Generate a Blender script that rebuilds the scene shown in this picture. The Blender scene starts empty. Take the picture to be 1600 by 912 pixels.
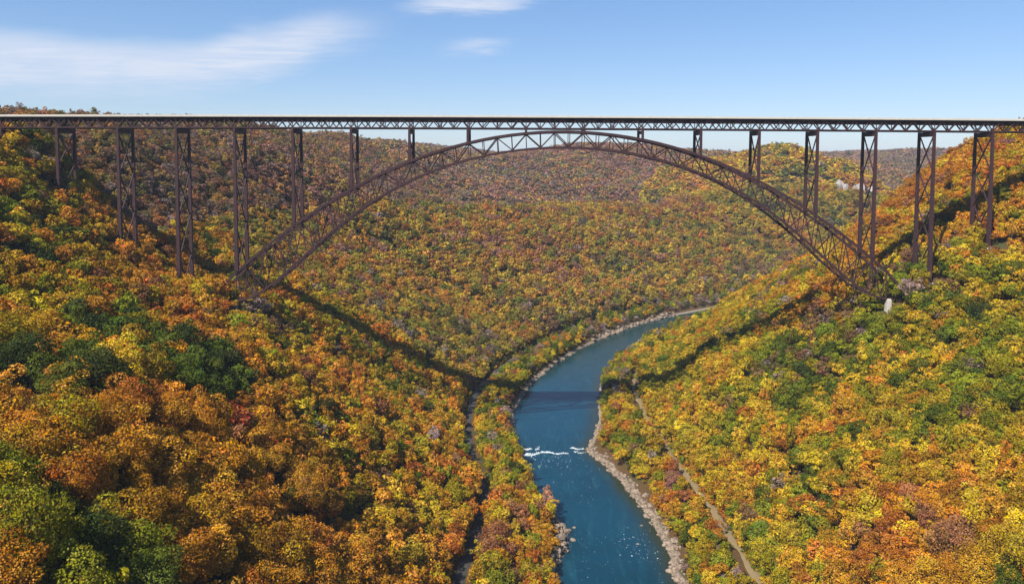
import bpy, bmesh, math, random
import numpy as np
from mathutils import Vector, Matrix, Quaternion

S = bpy.context.scene
COL = S.collection
random.seed(7)
RNG = np.random.default_rng(11)

# ------------------------------------------------------------------ camera
CAM_Z = 240.0
FPX = 1155.0                      # focal length in pixels of a 1600 wide frame
PITCH, ROLL = math.radians(3.32), math.radians(0.27)
cam_d = bpy.data.cameras.new('camera')
cam = bpy.data.objects.new('camera', cam_d)
COL.objects.link(cam)
cam_d.sensor_width = 36.0
cam_d.lens = 36.0 * FPX / 1600.0
cam_d.shift_x = -16.0 / 1600.0
cam_d.shift_y = -144.0 / 1600.0
cam_d.clip_start = 1.0
cam_d.clip_end = 60000.0
cam.matrix_world = (Matrix.Translation((0, 0, CAM_Z)) @ Matrix.Rotation(math.radians(90) - PITCH, 4, 'X')
                    @ Matrix.Rotation(ROLL, 4, 'Z'))
S.camera = cam

# ------------------------------------------------------------------ sky, sun, exposure
SUN_DIR = Vector((0.55, 0.65, -1.0)).normalized()       # the way the light travels
SUN_EL = math.asin(-SUN_DIR.z)
SUN_AZ = math.atan2(-SUN_DIR.x, -SUN_DIR.y)
sun_d = bpy.data.lights.new('sun', 'SUN')
sun_d.energy = 5.0
sun_d.angle = math.radians(0.53)
sun_d.color = (1.0, 0.93, 0.82)
sun = bpy.data.objects.new('sun', sun_d)
sun.location = (-300, -350, 900)
sun.rotation_mode = 'QUATERNION'
sun.rotation_quaternion = SUN_DIR.to_track_quat('-Z', 'Y')
COL.objects.link(sun)

S.view_settings.view_transform = 'Standard'
S.view_settings.look = 'None'
S.view_settings.exposure = 0.75
S.view_settings.gamma = 1.0
S.view_settings.use_curve_mapping = False
try:
    S.cycles.use_denoising = True
    S.cycles.denoiser = 'OPENIMAGEDENOISE'
    S.cycles.max_bounces = 6
    S.cycles.diffuse_bounces = 1
    S.cycles.transmission_bounces = 3
    S.cycles.volume_bounces = 0
    S.cycles.sample_clamp_indirect = 4.0
except Exception:
    pass


class N:
    """tiny node-tree helper"""
    def __init__(self, tree):
        self.t = tree
        self.nodes = tree.nodes
        self.links = tree.links

    def new(self, kind, **kw):
        n = self.nodes.new(kind)
        for k, v in kw.items():
            setattr(n, k, v)
        return n

    def put(self, sock, v):
        if isinstance(v, bpy.types.NodeSocket):
            self.links.new(v, sock)
        elif v is not None:
            sock.default_value = v

    def m(self, op, a, b=None, c=None, clamp=False):
        n = self.new('ShaderNodeMath', operation=op, use_clamp=clamp)
        self.put(n.inputs[0], a)
        self.put(n.inputs[1], b)
        self.put(n.inputs[2], c)
        return n.outputs[0]

    def smooth(self, x, lo, hi):
        n = self.new('ShaderNodeMapRange', interpolation_type='SMOOTHSTEP')
        self.put(n.inputs['Value'], x)
        self.put(n.inputs['From Min'], lo)
        self.put(n.inputs['From Max'], hi)
        return n.outputs[0]

    def noise(self, vec, scale, detail=3.0, rough=0.5, dist=0.0):
        n = self.new('ShaderNodeTexNoise')
        if vec is not None:
            self.links.new(vec, n.inputs['Vector'])
        n.inputs['Scale'].default_value = scale
        n.inputs['Detail'].default_value = detail
        n.inputs['Roughness'].default_value = rough
        n.inputs['Distortion'].default_value = dist
        return n

    def mix(self, f, a, b, blend='MIX'):
        n = self.new('ShaderNodeMix', data_type='RGBA', blend_type=blend)
        self.put(n.inputs[0], f)
        self.put(n.inputs[6], a)
        self.put(n.inputs[7], b)
        return n.outputs[2]

    def ramp(self, fac, stops, interp='LINEAR'):
        n = self.new('ShaderNodeValToRGB')
        cr = n.color_ramp
        cr.interpolation = interp
        while len(cr.elements) > 1:
            cr.elements.remove(cr.elements[-1])
        for i, (p, c) in enumerate(stops):
            e = cr.elements[0] if i == 0 else cr.elements.new(p)
            e.position = p
            e.color = (c, c, c, 1) if not hasattr(c, '__len__') else (*c[:3], 1)
        self.put(n.inputs[0], fac)
        return n.outputs[0]


world = bpy.data.worlds.new('World')
S.world = world
world.use_nodes = True
w = N(world.node_tree)
w.nodes.clear()
w_out = w.new('ShaderNodeOutputWorld')
w_bg = w.new('ShaderNodeBackground')
w_bg.inputs['Strength'].default_value = 0.109
sky = w.new('ShaderNodeTexSky', sky_type='NISHITA', sun_disc=False)
sky.sun_elevation = SUN_EL
sky.sun_rotation = SUN_AZ
sky.altitude = 300
sky.air_density = 1.0
sky.dust_density = 0.3
sky.ozone_density = 3.0
tc = w.new('ShaderNodeTexCoord')
sep = w.new('ShaderNodeSeparateXYZ')
w.links.new(tc.outputs['Generated'], sep.inputs[0])
dy = w.m('MAXIMUM', sep.outputs[1], 0.02)
px = w.m('DIVIDE', sep.outputs[0], dy)                  # tangents of the ray: azimuth and elevation
pz = w.m('DIVIDE', sep.outputs[2], dy)
cmb = w.new('ShaderNodeCombineXYZ')
w.put(cmb.inputs[0], w.m('MULTIPLY', px, 1.0))
w.put(cmb.inputs[1], w.m('MULTIPLY', pz, 5.0))
cn = w.noise(cmb.outputs[0], 3.2, 5.0, 0.55, 0.6)
cn2 = w.noise(cmb.outputs[0], 11.0, 4.0, 0.6, 0.3)
mpc = w.new('ShaderNodeMapping')
mpc.inputs['Rotation'].default_value = (0, 0, 0.18)
mpc.inputs['Scale'].default_value = (3.2, 7.5, 1)
w.links.new(cmb.outputs[0], mpc.inputs['Vector'])
cn3 = w.noise(mpc.outputs[0], 3.0, 7.0, 0.62, 1.2)
wob = w.m('ADD', w.m('MULTIPLY', w.m('SUBTRACT', cn.outputs[0], 0.5), 0.035), w.m('MULTIPLY', w.m('SUBTRACT', cn3.outputs[0], 0.5), 0.024))


def cloud(x0, x1, pts, fade0, fade1, soft_top, soft_bot, dens):
    """a streak of high cloud: pts = (azimuth tangent, centre elevation, half width)"""
    t = w.m('DIVIDE', w.m('SUBTRACT', px, x0), x1 - x0, clamp=True)
    c = w.ramp(t, [((p[0] - x0) / (x1 - x0), p[1]) for p in pts], 'EASE')
    h = w.ramp(t, [((p[0] - x0) / (x1 - x0), p[2]) for p in pts], 'EASE')
    d = w.m('ADD', w.m('SUBTRACT', pz, c), wob)
    up = w.m('SUBTRACT', 1.0, w.smooth(d, w.m('SUBTRACT', h, soft_top), w.m('ADD', h, soft_top)))
    dn = w.smooth(d, w.m('MULTIPLY', w.m('ADD', h, soft_bot), -1.0), w.m('MULTIPLY', w.m('SUBTRACT', h, soft_bot), -1.0))
    ends = w.m('MULTIPLY', w.smooth(px, x0, x0 + fade0), w.m('SUBTRACT', 1.0, w.smooth(px, x1 - fade1, x1)))
    k = w.m('MULTIPLY', w.m('MULTIPLY', up, dn), ends)
    tex = w.m('ADD', w.m('MULTIPLY', w.smooth(cn3.outputs[0], 0.25, 0.75), 0.42), w.m('ADD', 0.36, w.m('MULTIPLY', cn2.outputs[0], 0.45)))
    return w.m('MULTIPLY', w.m('MULTIPLY', k, tex), dens, clamp=True)


c1 = cloud(-1.6, -0.15, [(-1.6, 0.135, 0.02), (-0.72, 0.128, 0.034), (-0.55, 0.118, 0.028), (-0.45, 0.118, 0.026), (-0.36, 0.135, 0.032), (-0.25, 0.165, 0.024), (-0.15, 0.18, 0.01)],
           0.5, 0.16, 0.020, 0.026, 0.95)
c2 = cloud(-0.19, 0.05, [(-0.19, 0.197, 0.008), (-0.06, 0.204, 0.012), (0.05, 0.212, 0.004)], 0.09, 0.1, 0.008, 0.009, 0.9)
c3 = cloud(-0.13, 0.0, [(-0.13, 0.142, 0.004), (-0.05, 0.148, 0.008), (0.0, 0.153, 0.004)], 0.08, 0.06, 0.009, 0.009, 0.7)
# thin veils over the rest of the dome
vn = w.noise(tc.outputs['Generated'], 2.3, 4.0, 0.6, 0.8)
veil = w.m('MULTIPLY', w.smooth(vn.outputs[0], 0.62, 0.85), 0.25)
allc = w.m('MAXIMUM', w.m('MAXIMUM', c1, c2), w.m('MAXIMUM', c3, veil))
ahead = w.smooth(sep.outputs[1], 0.02, 0.12)
allc = w.m('MULTIPLY', allc, ahead)
hs = w.new('ShaderNodeHueSaturation')
hs.inputs['Saturation'].default_value = 1.18
w.links.new(sky.outputs[0], hs.inputs['Color'])
gm = w.new('ShaderNodeGamma')
gm.inputs['Gamma'].default_value = 0.72
w.links.new(hs.outputs[0], gm.inputs['Color'])
skyc = w.mix(1.0, gm.outputs[0], (0.93, 1.03, 1.26, 1), 'MULTIPLY')
w.put(w_bg.inputs['Color'], w.mix(allc, skyc, (4.1, 4.4, 5.1, 1)))
w.links.new(w_bg.outputs[0], w_out.inputs['Surface'])


# ------------------------------------------------------------------ helpers: projection, noise, objects
def project(x, y, z):
    """world point -> pixel of the 1600x912 frame (for choosing what is in view)"""
    dz = z - CAM_Z
    cp, sp = math.cos(PITCH), math.sin(PITCH)
    f = y * cp - dz * sp
    u = y * sp + dz * cp
    f = np.maximum(f, 1.0)
    a, b = x / f, u / f
    cr, sr = math.cos(ROLL), math.sin(ROLL)
    return 816 + FPX * (a * cr + b * sr), 312 - FPX * (-a * sr + b * cr), f


def smoothstep(x, a, b):
    t = np.clip((x - a) / (b - a), 0, 1)
    return t * t * (3 - 2 * t)


def vnoise(x, y, seed=0):
    xi, yi = np.floor(x).astype(np.int64), np.floor(y).astype(np.int64)
    xf, yf = x - xi, y - yi

    def h(i, j):
        n = (i * 374761393 + j * 668265263 + seed * 974711) & 0x7fffffff
        n = ((n ^ (n >> 13)) * 1274126177) & 0x7fffffff
        return ((n ^ (n >> 16)) & 0xffff) / 65535.0
    sx, sy = xf * xf * (3 - 2 * xf), yf * yf * (3 - 2 * yf)
    return ((h(xi, yi) * (1 - sx) + h(xi + 1, yi) * sx) * (1 - sy) + (h(xi, yi + 1) * (1 - sx) + h(xi + 1, yi + 1) * sx) * sy)


def fbm(x, y, wl, seed=0, octs=3):
    v, a, t = 0, 1.0, 0
    for o in range(octs):
        v = v + a * (vnoise(x / wl + 17.3 * o, y / wl + 5.1 * o, seed + o) - 0.5)
        t += a
        a *= 0.5
        wl *= 0.5
    return v / t * 2


def props(o, label=None, cat=None, group=None, kind=None):
    if label: o['label'] = label
    if cat: o['category'] = cat
    if group: o['group'] = group
    if kind: o['kind'] = kind
    return o


WM = {}                                                     # world matrix of every object with children


def link(o, parent=None, mat=None):
    COL.objects.link(o)
    if mat is not None:
        o.matrix_basis = mat
    WM[o] = o.matrix_basis.copy()
    if parent is not None:
        o.parent = parent
        o.matrix_parent_inverse = WM[parent].inverted()
    return o


def mesh_obj(name, verts, faces, mat, parent=None, M=None, smooth=False):
    me = bpy.data.meshes.new(name)
    me.from_pydata([tuple(v) for v in verts], [], faces)
    me.update()
    if mat is not None:
        me.materials.append(mat)
    if smooth:
        me.polygons.foreach_set('use_smooth', [True] * len(me.polygons))
    o = bpy.data.objects.new(name, me)
    return link(o, parent, M)


def empty(name, loc):
    o = bpy.data.objects.new(name, None)
    o.empty_display_size = 1.0
    return link(o, None, Matrix.Translation(loc))


def fast_mesh(name, co, faces):
    """co (n,3) array, faces (m,k) array"""
    me = bpy.data.meshes.new(name)
    co = np.asarray(co, np.float32)
    faces = np.asarray(faces, np.int32)
    m, k = faces.shape
    me.vertices.add(len(co))
    me.vertices.foreach_set('co', co.ravel())
    me.loops.add(m * k)
    me.loops.foreach_set('vertex_index', faces.ravel())
    me.polygons.add(m)
    me.polygons.foreach_set('loop_start', np.arange(0, m * k, k, dtype=np.int32))
    me.polygons.foreach_set('loop_total', np.full(m, k, np.int32))
    me.update(calc_edges=True)
    return me


def mat_new(name):
    m = bpy.data.materials.new(name)
    m.use_nodes = True
    n = N(m.node_tree)
    n.nodes.clear()
    out = n.new('ShaderNodeOutputMaterial')
    return m, n, out


def principled(n, out, col, rough=0.8, metal=0.0, spec=0.3, normal=None):
    p = n.new('ShaderNodeBsdfPrincipled')
    n.put(p.inputs['Base Color'], col)
    n.put(p.inputs['Roughness'], rough)
    p.inputs['Metallic'].default_value = metal
    p.inputs['Specular IOR Level'].default_value = spec
    if normal is not None:
        n.links.new(normal, p.inputs['Normal'])
    n.links.new(p.outputs[0], out.inputs['Surface'])
    return p


# ------------------------------------------------------------------ materials
def make_steel():
    m, n, out = mat_new('weathering_steel')
    g = n.new('ShaderNodeNewGeometry')
    a = n.noise(g.outputs['Position'], 0.35, 5, 0.6)
    b = n.noise(g.outputs['Position'], 2.1, 4, 0.65)
    c = n.mix(a.outputs[0], (0.027, 0.0125, 0.0165, 1), (0.052, 0.0235, 0.0255, 1))
    c = n.mix(n.smooth(b.outputs[0], 0.5, 0.8), c, (0.078, 0.038, 0.033, 1))
    principled(n, out, c, 0.72, 0.0, 0.25)
    return m


def make_concrete(name, c0, c1):
    m, n, out = mat_new(name)
    g = n.new('ShaderNodeNewGeometry')
    a = n.noise(g.outputs['Position'], 0.4, 5, 0.6)
    principled(n, out, n.mix(a.outputs[0], (*c0, 1), (*c1, 1)), 0.85)
    return m


def make_asphalt():
    m, n, out = mat_new('asphalt')
    g = n.new('ShaderNodeNewGeometry')
    a = n.noise(g.outputs['Position'], 1.5, 4, 0.6)
    principled(n, out, n.mix(a.outputs[0], (0.04, 0.04, 0.042, 1), (0.07, 0.068, 0.066, 1)), 0.9)
    return m


def make_ground():
    m, n, out = mat_new('forest_floor')
    g = n.new('ShaderNodeNewGeometry')
    a = n.noise(g.outputs['Position'], 0.05, 5, 0.6)
    b = n.noise(g.outputs['Position'], 0.6, 5, 0.7)
    c = n.mix(b.outputs[0], (0.035, 0.022, 0.012, 1), (0.13, 0.075, 0.03, 1))
    c = n.mix(n.smooth(a.outputs[0], 0.5, 0.65), c, (0.05, 0.055, 0.02, 1))
    # bare pale bank next to the water (low ground)
    sp = n.new('ShaderNodeSeparateXYZ')
    n.links.new(g.outputs['Position'], sp.inputs[0])
    low = n.m('SUBTRACT', 1.0, n.smooth(n.m('ADD', sp.outputs[2], n.m('MULTIPLY', b.outputs[0], 2.0)), 1.6, 3.8))
    bank = n.mix(b.outputs[0], (0.13, 0.105, 0.08, 1), (0.33, 0.28, 0.22, 1))
    wet = n.smooth(sp.outputs[2], -2.5, -0.1)
    bank = n.mix(wet, (0.03, 0.032, 0.02, 1), bank)
    c = n.mix(low, c, bank)
    bp = n.new('ShaderNodeBump')
    bp.inputs['Strength'].default_value = 0.7
    bp.inputs['Distance'].default_value = 0.8
    n.links.new(b.outputs[0], bp.inputs['Height'])
    principled(n, out, c, 0.95, 0, 0.1, bp.outputs[0])
    return m


def make_water():
    m, n, out = mat_new('river_water')
    g = n.new('ShaderNodeNewGeometry')
    mp = n.new('ShaderNodeMapping')
    mp.inputs['Scale'].default_value = (1.0, 0.5, 1.0)
    n.links.new(g.outputs['Position'], mp.inputs['Vector'])
    a = n.noise(mp.outputs[0], 0.55, 5, 0.6, 0.4)
    b = n.noise(mp.outputs[0], 0.06, 3, 0.5)
    big = n.noise(g.outputs['Position'], 0.012, 3, 0.5)
    c = n.mix(n.smooth(big.outputs[0], 0.35, 0.65), (0.0025, 0.027, 0.042, 1), (0.003, 0.037, 0.064, 1))
    mp2 = n.new('ShaderNodeMapping')
    mp2.inputs['Scale'].default_value = (1.0, 0.22, 1.0)
    n.links.new(g.outputs['Position'], mp2.inputs['Vector'])
    st = n.noise(mp2.outputs[0], 0.16, 5, 0.6, 0.8)                                    # current lines along the flow
    c = n.mix(n.smooth(st.outputs[0], 0.5, 0.72), c, (0.008, 0.052, 0.078, 1))
    sp = n.new('ShaderNodeSeparateXYZ')
    n.links.new(g.outputs['Position'], sp.inputs[0])
    c = n.mix(n.smooth(sp.outputs[1], 700, 900), c, (0.010, 0.034, 0.036, 1))      # slower, greener reach upstream
    sh = n.new('ShaderNodeAttribute', attribute_type='GEOMETRY', attribute_name='shallows')
    k = n.m('MULTIPLY', n.smooth(n.m('ADD', sh.outputs['Fac'], n.m('MULTIPLY', n.m('SUBTRACT', big.outputs[0], 0.5), 0.5)), 0.1, 0.8), 0.9)
    c = n.mix(k, c, (0.022, 0.027, 0.011, 1))                                          # the stony bed shows through near the bank
    bp = n.new('ShaderNodeBump')
    bp.inputs['Strength'].default_value = 0.35
    bp.inputs['Distance'].default_value = 0.6
    h = n.m('ADD', a.outputs[0], n.m('MULTIPLY', b.outputs[0], 2.0))
    n.put(bp.inputs['Height'], h)
    p = principled(n, out, c, 0.12, 0, 0.4, bp.outputs[0])
    p.inputs['IOR'].default_value = 1.33
    return m


def make_rock(name='bank_rock', c0=(0.09, 0.065, 0.05), c1=(0.34, 0.265, 0.195)):
    m, n, out = mat_new(name)
    g = n.new('ShaderNodeNewGeometry')
    oi = n.new('ShaderNodeObjectInfo')
    a = n.noise(g.outputs['Position'], 0.5, 6, 0.65)
    b = n.noise(g.outputs['Position'], 0.11, 3, 0.5)
    c = n.mix(n.smooth(a.outputs[0], 0.3, 0.72), (*c0, 1), (*c1, 1))
    c = n.mix(n.m('MULTIPLY', b.outputs[0], 0.5), c, (0.22, 0.17, 0.13, 1))
    bp = n.new('ShaderNodeBump')
    bp.inputs['Strength'].default_value = 0.6
    bp.inputs['Distance'].default_value = 0.4
    n.links.new(a.outputs[0], bp.inputs['Height'])
    principled(n, out, c, 0.9, 0, 0.2, bp.outputs[0])
    return m


def make_lane(name, c0, c1, c2):
    m, n, out = mat_new(name)
    g = n.new('ShaderNodeNewGeometry')
    a = n.noise(g.outputs['Position'], 0.25, 5, 0.65)
    b = n.noise(g.outputs['Position'], 1.8, 4, 0.6)
    c = n.mix(a.outputs[0], (*c0, 1), (*c1, 1))
    c = n.mix(n.smooth(b.outputs[0], 0.52, 0.7), c, (*c2, 1))
    principled(n, out, c, 0.95, 0, 0.1)
    return m


def make_bark():
    m, n, out = mat_new('bark')
    g = n.new('ShaderNodeNewGeometry')
    a = n.noise(g.outputs['Position'], 1.2, 4, 0.6)
    principled(n, out, n.mix(a.outputs[0], (0.05, 0.04, 0.032, 1), (0.14, 0.11, 0.09, 1)), 0.9)
    return m


def make_leaf(name, instanced):
    m, n, out = mat_new(name)
    if instanced:
        at = n.new('ShaderNodeAttribute', attribute_type='INSTANCER', attribute_name='tint')
        col = at.outputs['Color']
    else:
        oi = n.new('ShaderNodeObjectInfo')
        col = oi.outputs['Color']
    lv = n.new('ShaderNodeAttribute', attribute_type='GEOMETRY', attribute_name='leafvar')
    s2 = n.new('ShaderNodeSeparateColor')
    n.links.new(lv.outputs['Color'], s2.inputs[0])
    h = n.new('ShaderNodeHueSaturation')
    n.put(h.inputs['Hue'], n.m('ADD', 0.478, n.m('MULTIPLY', s2.outputs[0], 0.044)))
    n.put(h.inputs['Saturation'], n.m('ADD', 0.88, n.m('MULTIPLY', s2.outputs[2], 0.18)))
    n.put(h.inputs['Value'], n.m('ADD', 0.38, n.m('MULTIPLY', s2.outputs[1], 1.2)))
    n.links.new(col, h.inputs['Color'])
    d = n.new('ShaderNodeBsdfDiffuse')
    n.links.new(h.outputs[0], d.inputs['Color'])
    t = n.new('ShaderNodeBsdfTranslucent')
    n.links.new(h.outputs[0], t.inputs['Color'])
    mx = n.new('ShaderNodeMixShader')
    mx.inputs[0].default_value = 0.1
    n.links.new(d.outputs[0], mx.inputs[1])
    n.links.new(t.outputs[0], mx.inputs[2])
    n.links.new(mx.outputs[0], out.inputs['Surface'])
    return m


def make_foam():
    m, n, out = mat_new('foam')
    g = n.new('ShaderNodeNewGeometry')
    a = n.noise(g.outputs['Position'], 1.2, 4, 0.6)
    principled(n, out, n.mix(a.outputs[0], (0.40, 0.48, 0.50, 1), (0.72, 0.75, 0.75, 1)), 0.7)
    return m


STEEL = make_steel()
CONC = make_concrete('deck_concrete', (0.42, 0.39, 0.34), (0.62, 0.59, 0.52))
PED = make_concrete('pale_concrete', (0.30, 0.28, 0.25), (0.55, 0.52, 0.47))
ASPH = make_asphalt()
GROUND = make_ground()
WATER = make_water()
ROCK = make_rock()
CLIFF = make_rock('cliff_rock', (0.16, 0.15, 0.15), (0.5, 0.48, 0.46))
BARK = make_bark()
LEAF = make_leaf('leaf', False)
LEAF_I = make_leaf('forest_leaf', True)
FOAM = make_foam()
LANE = make_lane('dirt_lane', (0.14, 0.105, 0.05), (0.26, 0.19, 0.11), (0.15, 0.125, 0.035))
BALLAST = make_lane('railway_ballast', (0.03, 0.029, 0.028), (0.07, 0.066, 0.06), (0.11, 0.1, 0.09))

# ------------------------------------------------------------------ terrain
def line_dist(x, y, line):
    best = np.full(x.shape, 1e18)
    for (ax, ay), (bx, by) in zip(line[:-1], line[1:]):
        ex, ey = bx - ax, by - ay
        t = np.clip(((x - ax) * ex + (y - ay) * ey) / (ex * ex + ey * ey + 1e-9), 0, 1)
        best = np.minimum(best, (x - ax - t * ex) ** 2 + (y - ay - t * ey) ** 2)
    return np.sqrt(best)


LEFT_EDGE = np.array([(80, -900), (66, -200), (60, 0), (45, 150), (34, 300), (19, 416), (29, 445), (29.6, 462), (13, 509), (0, 583), (-2, 600), (-5, 623), (-9, 668),
                      (-5, 702), (3, 739), (13, 781), (36, 840), (65, 900), (104, 966), (168, 1054), (238, 1118), (330, 1190), (480, 1260), (700, 1310),
                      (1000, 1330), (1600, 1250), (3000, 1300), (9000, 2200)], float)
RIGHT_EDGE = np.array([(200, -900), (160, -200), (140, 0), (122, 150), (100, 300), (88, 416), (91, 430), (90, 445), (86.5, 478), (77, 528), (65.6, 566), (53.5, 594), (64, 623),
                       (72, 668), (75, 702), (80, 745), (87, 790), (105, 845), (122, 875), (150, 930), (213, 1022), (275, 1078), (360, 1140), (495, 1205), (705, 1250),
                       (1000, 1262), (1600, 1190), (3000, 1240), (9000, 2100)], float)


def sdist(x, y, poly):
    """signed distance to a polyline: positive on its left when walked up-river"""
    best = np.full(x.shape, 1e18)
    sgn = np.zeros(x.shape)
    for (ax, ay), (bx, by) in zip(poly[:-1], poly[1:]):
        ex, ey = bx - ax, by - ay
        L = ex * ex + ey * ey
        t = np.clip(((x - ax) * ex + (y - ay) * ey) / L, 0, 1)
        qx, qy = x - ax - t * ex, y - ay - t * ey
        d = qx * qx + qy * qy
        c = ex * (y - ay) - ey * (x - ax)
        k = d < best - 1e-9
        best = np.where(k, d, best)
        sgn = np.where(k, np.sign(c), sgn)
    return np.sqrt(best) * sgn


P_NEAR = np.array([(0, 0), (5, 4), (36, 7.5), (66, 8), (80, 20), (115, 55), (150, 92), (180, 121), (210, 138), (280, 158), (330, 193), (400, 236), (450, 254), (600, 272), (9e4, 275)])
P_MID = np.array([(0, 0), (5, 4), (30, 7.5), (52, 8), (64, 15), (122, 50), (186, 94), (220, 116), (260, 136), (305, 170), (350, 208), (395, 244), (450, 262), (600, 272), (900, 275), (9e4, 275)])
P_FAR = np.array([(0, 0), (5, 4), (30, 7.5), (52, 8), (66, 14), (150, 48), (320, 126), (370, 135), (430, 130), (560, 98), (700, 100), (900, 155), (1180, 222), (1500, 230), (9e4, 230)])
P_RIGHT = np.array([(0, 0), (4, 2.5), (10, 5), (28, 8.6), (62, 9), (76, 16), (96, 42), (150, 76), (183, 97), (200, 109), (228, 124), (275, 162), (330, 202), (415, 240), (560, 260), (900, 264), (9e4, 264)])


def ground_z(x, y):
    x = np.asarray(x, float)
    y = np.asarray(y, float)
    dl = sdist(x, y, LEFT_EDGE)
    dr = -sdist(x, y, RIGHT_EDGE)
    left, right = dl > 0, (dr > 0)
    a, b, c = (np.interp(dl, p[:, 0], p[:, 1]) for p in (P_NEAR, P_MID, P_FAR))
    wn = 1 - smoothstep(y, 280, 560)
    wf = smoothstep(x, -470, -60) * smoothstep(y, 660, 980)
    zl = a * wn + b * (1 - wn)
    zl = zl * (1 - wf) + c * wf
    zr = np.interp(dr, P_RIGHT[:, 0], P_RIGHT[:, 1])
    # far hills
    for hx, hy, amp, sx, sy in HILLS + HILLS_LEFT:
        zl = zl + amp * np.exp(-((x - hx) / sx) ** 2 - ((y - hy) / sy) ** 2)
    for hx, hy, amp, sx, sy in HILLS_RIGHT:
        zr = zr + amp * np.exp(-((x - hx) / sx) ** 2 - ((y - hy) / sy) ** 2)
    d = np.where(left, dl, dr)
    rough = smoothstep(d, 62, 150)
    far = smoothstep(y, 1200, 3000)
    n = fbm(x, y, 150, 3, 3) * 11 * rough + fbm(x, y, 900, 9, 2) * 26 * far * rough - 20 * smoothstep(y, 1300, 1800) * (1 - smoothstep(np.abs(fbm(x, y, 520, 15, 2)), 0.0, 0.22)) * (1 - 0.7 * smoothstep(y, 2300, 3000))
    # gullies running down the valley sides
    gl = np.abs(fbm(x + 0.35 * y, y * 1.0, 130, 21, 2))
    n = n - 9 * rough * (1 - smoothstep(gl, 0.0, 0.16)) * smoothstep(d, 80, 200)
    z = np.where(left, zl, zr) + n
    zl_ = line_dist(x, y, SIDE_VALLEY)
    z = z - np.minimum(np.maximum(z - 12, 0), 135 * np.exp(-(zl_ / 240) ** 2)) * smoothstep(y, 1330, 1600) * left
    for ln, dep, hw, _ in GULLIES:
        z = z - dep * np.exp(-(line_dist(x, y, ln) / hw) ** 2)
    bed = np.minimum(np.abs(np.where(dl < 0, dl, 0)), np.abs(np.where(dr < 0, dr, 0)))
    water = (~left) & (~right)
    z = np.where(water, -np.minimum(4.0, 0.35 + bed * 0.16), z)
    return z, dl, dr


HILLS = [(330, 2700, 46, 420, 500), (700, 1950, 158, 290, 260), (2100, 3700, 60, 700, 600)]
HILLS_RIGHT = [(545, 850, 40, 190, 210), (298, 552, 19, 55, 60), (425, 560, 14, 70, 100)]
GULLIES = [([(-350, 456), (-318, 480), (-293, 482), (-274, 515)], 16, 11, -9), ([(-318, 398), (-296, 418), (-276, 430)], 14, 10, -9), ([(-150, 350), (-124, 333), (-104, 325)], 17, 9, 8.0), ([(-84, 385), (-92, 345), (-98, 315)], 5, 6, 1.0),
           ([(-250, 420), (-215, 436), (-190, 450)], 14, 9, 6.0), ([(-250, 300), (-215, 290), (-176, 270)], 14, 9, 6.0)]     # line, depth, half width, treeless half width (negative: trees tinted dark as shade)
SIDE_VALLEY = [(900, 1330), (1230, 1850), (1700, 2600), (2700, 3600)]     # the gorge winding on behind the yellow ridge
HILLS_LEFT = [(-216, 562, 15, 36, 55), (-390, 550, 16, 50, 80), (-262, 556, -9, 28, 40)]


def graded(lo, hi, fine_lo, fine_hi, step, grow=1.13):
    a = list(np.arange(fine_lo, fine_hi + 1e-6, step))
    s, v = step, a[-1]
    while v < hi:
        s *= grow
        v += s
        a.append(v)
    s, v = step, a[0]
    pre = []
    while v > lo:
        s *= grow
        v -= s
        pre.append(v)
    return np.array(pre[::-1] + a)


gx = np.concatenate([graded(-11000, 0, -460, -64, 6)[:np.searchsorted(graded(-11000, 0, -460, -64, 6), -63)],
                     np.arange(-61, 190, 3.0), graded(-100, 11000, 193, 560, 6)[np.searchsorted(graded(-100, 11000, 193, 560, 6), 192):]])
gy = graded(-700, 15000, -60, 1250, 5, 1.07)
GX, GY = np.meshgrid(gx, gy)
GZ, GDL, GDR = ground_z(GX, GY)
nx, ny = len(gx), len(gy)
ii = (np.arange(ny - 1)[:, None] * nx + np.arange(nx - 1)[None, :]).ravel()
me = fast_mesh('ground', np.stack([GX.ravel(), GY.ravel(), GZ.ravel()], 1), np.stack([ii, ii + 1, ii + 1 + nx, ii + nx], 1))
me.polygons.foreach_set('use_smooth', np.ones(len(me.polygons), bool))
me.materials.append(GROUND)
ground = link(bpy.data.objects.new('ground', me))
props(ground, kind='structure')

# river: a strip between points just inside the banks, lying at z = 0
def even(poly, n=260):
    seg = np.sqrt((np.diff(poly, axis=0) ** 2).sum(1))
    s = np.concatenate([[0], np.cumsum(seg)])
    q = np.linspace(0, 1, n) ** 2.2 * s[-1]
    return np.stack([np.interp(q, s, poly[:, 0]), np.interp(q, s, poly[:, 1])], 1)
le, re_ = even(LEFT_EDGE[1:]), even(RIGHT_EDGE[1:])
rows, shore = [], []
NC = 19
for a, b in zip(le, re_):
    d = (b - a)
    wd = np.linalg.norm(d)
    d /= wd
    a2, b2 = a - d * 2.0, b + d * 2.0
    rows.append([a2 * (1 - t) + b2 * t for t in np.linspace(0, 1, NC)])
    shore += [math.exp(-max(0.0, (1 - t) * (wd + 4) - 2) / 10.0) + 0.5 * math.exp(-max(0.0, t * (wd + 4) - 2) / 6.0) for t in np.linspace(0, 1, NC)]
co = np.array([[(p[0], p[1], 0.0) for p in r] for r in rows]).reshape(-1, 3)
ii = (np.arange(len(rows) - 1)[:, None] * NC + np.arange(NC - 1)[None, :]).ravel()
me = fast_mesh('river', co, np.stack([ii, ii + 1, ii + 1 + NC, ii + NC], 1))
sa = me.attributes.new('shallows', 'FLOAT', 'POINT')
sa.data.foreach_set('value', np.array(shore, np.float32))
me.materials.append(WATER)
river = props(link(bpy.data.objects.new('river', me)), kind='structure')


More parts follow.
